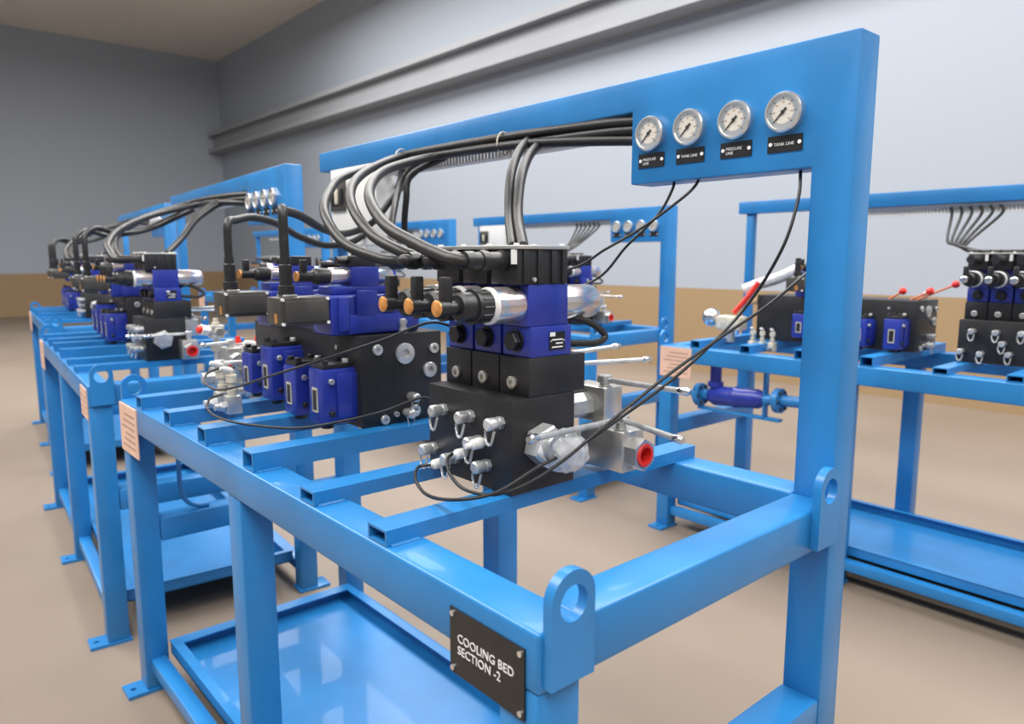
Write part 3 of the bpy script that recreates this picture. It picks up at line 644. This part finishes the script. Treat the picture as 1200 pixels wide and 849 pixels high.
# fittings at the far end of the front stand
for i, (x, y, z, s) in enumerate(((.15, 1.50, H+.03, 1.1), (.13, 1.37, H+.044, 1.0))):
    needle_fitting(SM, (x, y, z), ('zinc block fitting on cross bar left of the blue pressure valves', 'second zinc block fitting nearer the pressure valves on the cross bar')[i], 'zinc', s)
ball_valve(SM, 'steel ball valve behind the blue pressure valves of '+D1, (.30, 1.84, 1.12), (.06, .09, .075), [((0, -1, 0), .03, .026, False), ((1, 0, 0), .04, .026, False)], (.30, 1.84, 1.21), [(.18, 1.76, 1.215)])
ball_valve(SM, 'small ball valve with red plug behind pressure valves of '+D1, (.22, 1.72, 1.085), (.05, .07, .06), [((0, -1, 0), .02, .02, True), ((-1, 0, 0), .03, .02, False)], (.22, 1.72, 1.16), [(.30, 1.66, 1.165)])
needle_fitting(SM, (.36, 1.76, H), 'tall cream fitting behind the pressure valves of '+D1, 'dull', 1.5)

# ------------------------------------------------------------------ conduits on the other stands (stand coordinates)
def conduit_l(sid, label, pts, r=.0125):
    solo('conduit', label+' on '+ST[sid][1], 'hose', lambda bm: tube(bm, [Vector(p) for p in pts], r, 8, 6), 'rubber', ST[sid][0], None, 'conduits on '+ST[sid][1], 60, pts[0])
BOXC = {'nearest column': [(.152, 1.042, 1.485), (.152, 1.045, 1.56), (.16, 1.06, 1.61), (.22, 1.12, 1.645), (.34, 1.25, 1.62), (.52, 1.40, 1.66), (.72, 1.30, 1.77)],
        'farthest from column': [(.152, 1.402, 1.485), (.152, 1.405, 1.56), (.16, 1.42, 1.61), (.22, 1.5, 1.645), (.34, 1.6, 1.62), (.52, 1.7, 1.66), (.72, 1.6, 1.77)]}
for sid in ('A2', 'A3'):
    dz = Vector((0, 0, ST[sid][3]-1.893)); fit_ = lambda p: Vector(p)+dz*max(0, min(1, (Vector(p).z-1.5)/.28))
    for nm, pts in LOOP.items(): conduit_l(sid, nm+' looping black conduit', [fit_(p) for p in pts], .0155)
    for nm, pts in PAIR.items(): conduit_l(sid, 'drooping conduit '+('nearer' if nm == 'right' else 'farther from')+' column', [fit_(p) for p in pts], .0145)
    for nm, pts in BOXC.items(): conduit_l(sid, 'box conduit '+nm, [fit_(p) for p in pts], .013)
for sid in ('B1', 'B2', 'B3'):
    zt = ST[sid][3]-.10; dy = .06 if sid == 'B1' else 0
    for k in range(6):
        y0 = (.66+.042*k)+dy; nm = ('first', 'second', 'third', 'fourth', 'fifth', 'sixth')[k]
        conduit_l(sid, nm+' thin drop cable from column end', [(.79, y0, zt+.012), (.78, y0-.01, zt-.03), (.66, .78+dy+.02*k-.05, zt-.15), (.50, .70+dy+.008*k, 1.53+.004*k), (.40, .62+dy, 1.52), (.36, .40+.05*k*.8+dy, 1.518)], .007)

# ------------------------------------------------------------------ junction boxes under the beams
for sid in ('A1', 'B2', 'B3'):
    S_, d_, _, tt = ST[sid]; z1 = tt-.073
    jb = thing('junction_box', 'white junction box hung under the beam of '+d_, 'junction box', S_, (.81, 1.86, z1-.28), 'white junction boxes')
    part('housing', lambda bm: box(bm, .768, .845, 1.66, 1.995, z1-.285, z1-.0005, .004), 'white', jb)
    br = part('breaker', lambda bm: box(bm, .760, .769, 1.875, 1.985, z1-.155, z1-.045, .002), 'box', jb, None, 'dark breaker window')
    for i in range(3): part('breaker_switch', lambda bm: box(bm, .752, .761, 1.885+.032*i, 1.908+.032*i, z1-.13, z1-.075, .002), 'dull' if i == 1 else 'plastic', br)

# ------------------------------------------------------------------ things on the far row
SB, dB = ST['B1'][0], ST['B1'][1]
SBi = SB.inverted()
L_ = lambda u, v, x: P(u, v, 0, 2.63+x)
for k, (a, b) in enumerate((((1041, 356), (1057, 342)), ((1066, 356), (1089, 342)), ((1072, 363), (1119, 334)))):
    pa, pb = L_(*a, .40), L_(*b, .40); pa.z = 1.296
    d = (pb-pa).normalized()
    rd = thing('control_rod', ('shortest orange rod with red knob on black manifold across aisle', 'middle orange rod with red knob on black manifold across aisle', 'longest orange rod with red knob leaning towards the valve trio')[k], 'control rod', Matrix(), pa, 'red-knobbed rods')
    part('rod', lambda bm: cyl(bm, pa, pb, .0045, n=8), 'orange', rd)
    part('knob', lambda bm: lathe(bm, pb-d*.012, pb+d*.022, [(0, .006), (.2, .014), (.5, .017), (.8, .014), (1, 0)], 14), 'red', rd, None, 'red ball knob')
# wrapped hose, red sleeve and chrome ball at the far end of that stand
g0 = L_(868, 345, .30)
conduit('wrapped_hose', 'white plastic-wrapped hose behind the red sleeve across the aisle', [L_(872, 340, .33), L_(890, 333, .36), L_(912, 326, .38), L_(930, 318, .40), L_(944, 312, .42)], .03, 0, 12, 'wrap')
conduit('sleeve_hose', 'bright red sleeve slanting down to the chrome valve across aisle', [L_(889, 331, .30), L_(875, 350, .28), L_(860, 367, .26)], .014, 0, 12, 'red')
solo('end_sleeve', 'cream pipe sleeve beside the red hose across the aisle', 'pipe sleeve', lambda bm: cyl(bm, L_(872, 354, .32), L_(888, 353, .34), .018, n=14, bev=.003), 'tan', None, base=L_(872, 354, .32))
cb = thing('chrome_valve', 'chrome round valve at the end of the far rail across aisle', 'valve', Matrix(), L_(845, 392, .26))
pc_ = L_(834, 372, .26)
part('ball', lambda bm: lathe(bm, pc_+V(0, .05, 0), pc_+V(0, -.05, 0), [(0, 0), (.05, .025), (.25, .045), (.5, .052), (.75, .045), (.9, .03), (1, .0)], 24), 'chrome', cb)
part('body', lambda bm: box(bm, pc_.x-.04, pc_.x+.04, pc_.y-.20, pc_.y-.05, pc_.z-.06, pc_.z+.015, .01), 'dull', cb)
part('stand_pipe', lambda bm: cyl(bm, (pc_.x, pc_.y-.12, H+.02), (pc_.x, pc_.y-.12, pc_.z-.05), .025, n=14), 'zinc', cb)
for k, (u, v) in enumerate(((882, 398), (905, 400), (893, 402))):
    p0 = L_(u, v, .18); p0.z = H+.0
    needle_fitting(Matrix(), p0, ('cream fitting nearest the chrome valve across the aisle', 'cream fitting under the blue pressure valve across aisle', 'middle cream fitting between chrome and pressure valves across aisle')[k], 'dull', .9)
# blue flanged pipe valve under the far end of that stand
bp = thing('flanged_pipe', 'blue flanged pipe valve hung under the far rail across aisle', 'pipe valve', Matrix(), L_(870, 470, .12))
q0, q1 = L_(818, 462, .12), L_(950, 473, .12)
ax = (q1-q0); axn = ax.normalized(); qz = lambda t, dz=0: q0+ax*t+V(0, 0, dz)
part('pipe', lambda bm: cyl(bm, qz(0), qz(1), .028, n=18), 'blue', bp)
part('strainer_body', lambda bm: lathe(bm, qz(.12), qz(.62), [(0, .035), (.1, .052), (.45, .052), (.5, .058), (.55, .052), (.9, .050), (1, .034)], 20), 'vblue', bp)
for t_ in (.0, .72): 
    fl = part('flange', lambda bm: cyl(bm, qz(t_), qz(t_+.05), .062, n=24, bev=.003), 'blue', bp)
    for j in range(6):
        a = j*math.pi/3; u_, v_ = frame_of(axn); c = qz(t_-.012)+u_*(.046*math.cos(a))+v_*(.046*math.sin(a))
        part('flange_bolt', lambda bm: cyl(bm, c, c+ax*.075, .008, n=6), 'plastic', fl)
part('riser', lambda bm: (cyl(bm, qz(.17, .0), V(qz(.17).x, qz(.17).y, .935), .03, n=14), cyl(bm, qz(.17, .05), qz(.17, .075), .042, n=14)), 'vblue', bp)
part('bracket', lambda bm: (box(bm, qz(0).x-.02, qz(0).x+.02, qz(.75).y-.01, qz(.02).y, qz(0).z-.075, qz(0).z-.06, .002), box(bm, qz(.62).x-.02, qz(.62).x+.02, qz(.64).y, qz(.62).y, qz(0).z-.07, .937, .002)), 'blue', bp)

# tan-coated sleeves seen behind the front valves (far row)
for sid in ('B2', 'B3'):
    for k in range(2):
        p0 = ST[sid][0] @ V(.30+.05*k, .78+.09*k, 1.08)
        needle_fitting(ST[sid][0], (.22+.08*k, .74+.08*k, H), ('zinc', 'cream')[k]+' fitting between the manifolds on '+ST[sid][1], ('zinc', 'dull')[k], 1.3)

# towers of pipe fittings between the first and the second stand
def fitting_tower(SM, base, h, label, cap, arm):
    t = thing('fitting_tower', label, 'pipe fitting', SM @ Matrix.Translation(base), (0, 0, 0), 'fitting towers at the far end of COOLING BED stand')
    part('pipe', lambda bm: cyl(bm, (0, 0, 0), (0, 0, h), .011, n=14), 'zinc', t)
    for i in range(3):
        zc = h*(.12+.33*i); part('hex_nut', lambda bm: cyl(bm, (0, 0, zc), (0, 0, zc+.024), .021, n=6, bev=.002), ('dull', 'zinc', 'steel')[i], t)
    te = part('tee', lambda bm: (box(bm, -.022, .022, -.022, .022, h, h+.044, .004), cyl(bm, (0, 0, h+.02), Vector((0, 0, h+.02))+Vector(arm), .014, n=14), cyl(bm, (0, -.02, h+.022), (0, -.04, h+.022), .017, n=6, bev=.002)), 'steel', t)
    A = Vector((0, 0, h+.02))+Vector(arm); d = Vector(arm).normalized()
    part('arm_nut', lambda bm: cyl(bm, A-d*.02, A+d*.004, .020, n=6, bev=.002), 'white', te)
    part('end_plug', lambda bm: lathe(bm, A+d*.003, A+d*.016, [(0, .014), (.7, .013), (1, .008)], 14), cap, te, None, 'red plastic plug' if cap == 'red' else 'pale plastic plug')
    part('top_plug', lambda bm: lathe(bm, (0, 0, h+.044), (0, 0, h+.066), [(0, .013), (.4, .013), (.45, .009), (1, .008)], 12), 'dull' if cap == 'red' else 'red', te)
for k, (x, y, h, cap, arm) in enumerate(((.27, 1.88, .20, 'red', (-.05, -.01, .012)), (.36, 1.93, .13, 'white', (.05, -.01, 0)), (.42, 1.95, .09, 'white', (-.05, 0, 0)), (.46, 1.86, .16, 'red', (-.05, 0, .01)), (.33, 1.82, .06, 'red', (-.04, -.02, 0)))):
    fitting_tower(Matrix(), (x, y, H+(.04 if y < 1.858 else 0)), h, ('tallest', 'pale-plugged middle', 'short pale-plugged', 'red-plugged inner', 'shortest red-plugged')[k]+' tower of steel pipe fittings behind the pressure valves', cap, arm)
solo('bent_pipe', 'thin blue bent pipe between the rails at far end of COOLING BED stand', 'pipe', lambda bm: tube(bm, [V(.16, 2.01, .94), V(.16, 2.01, .80), V(.162, 2.01, .69), V(.18, 2.005, .64), V(.215, 2.0, .62), V(.25, 1.995, .616)], .008, 10), 'blue', None, base=(.16, 2.01, .62))
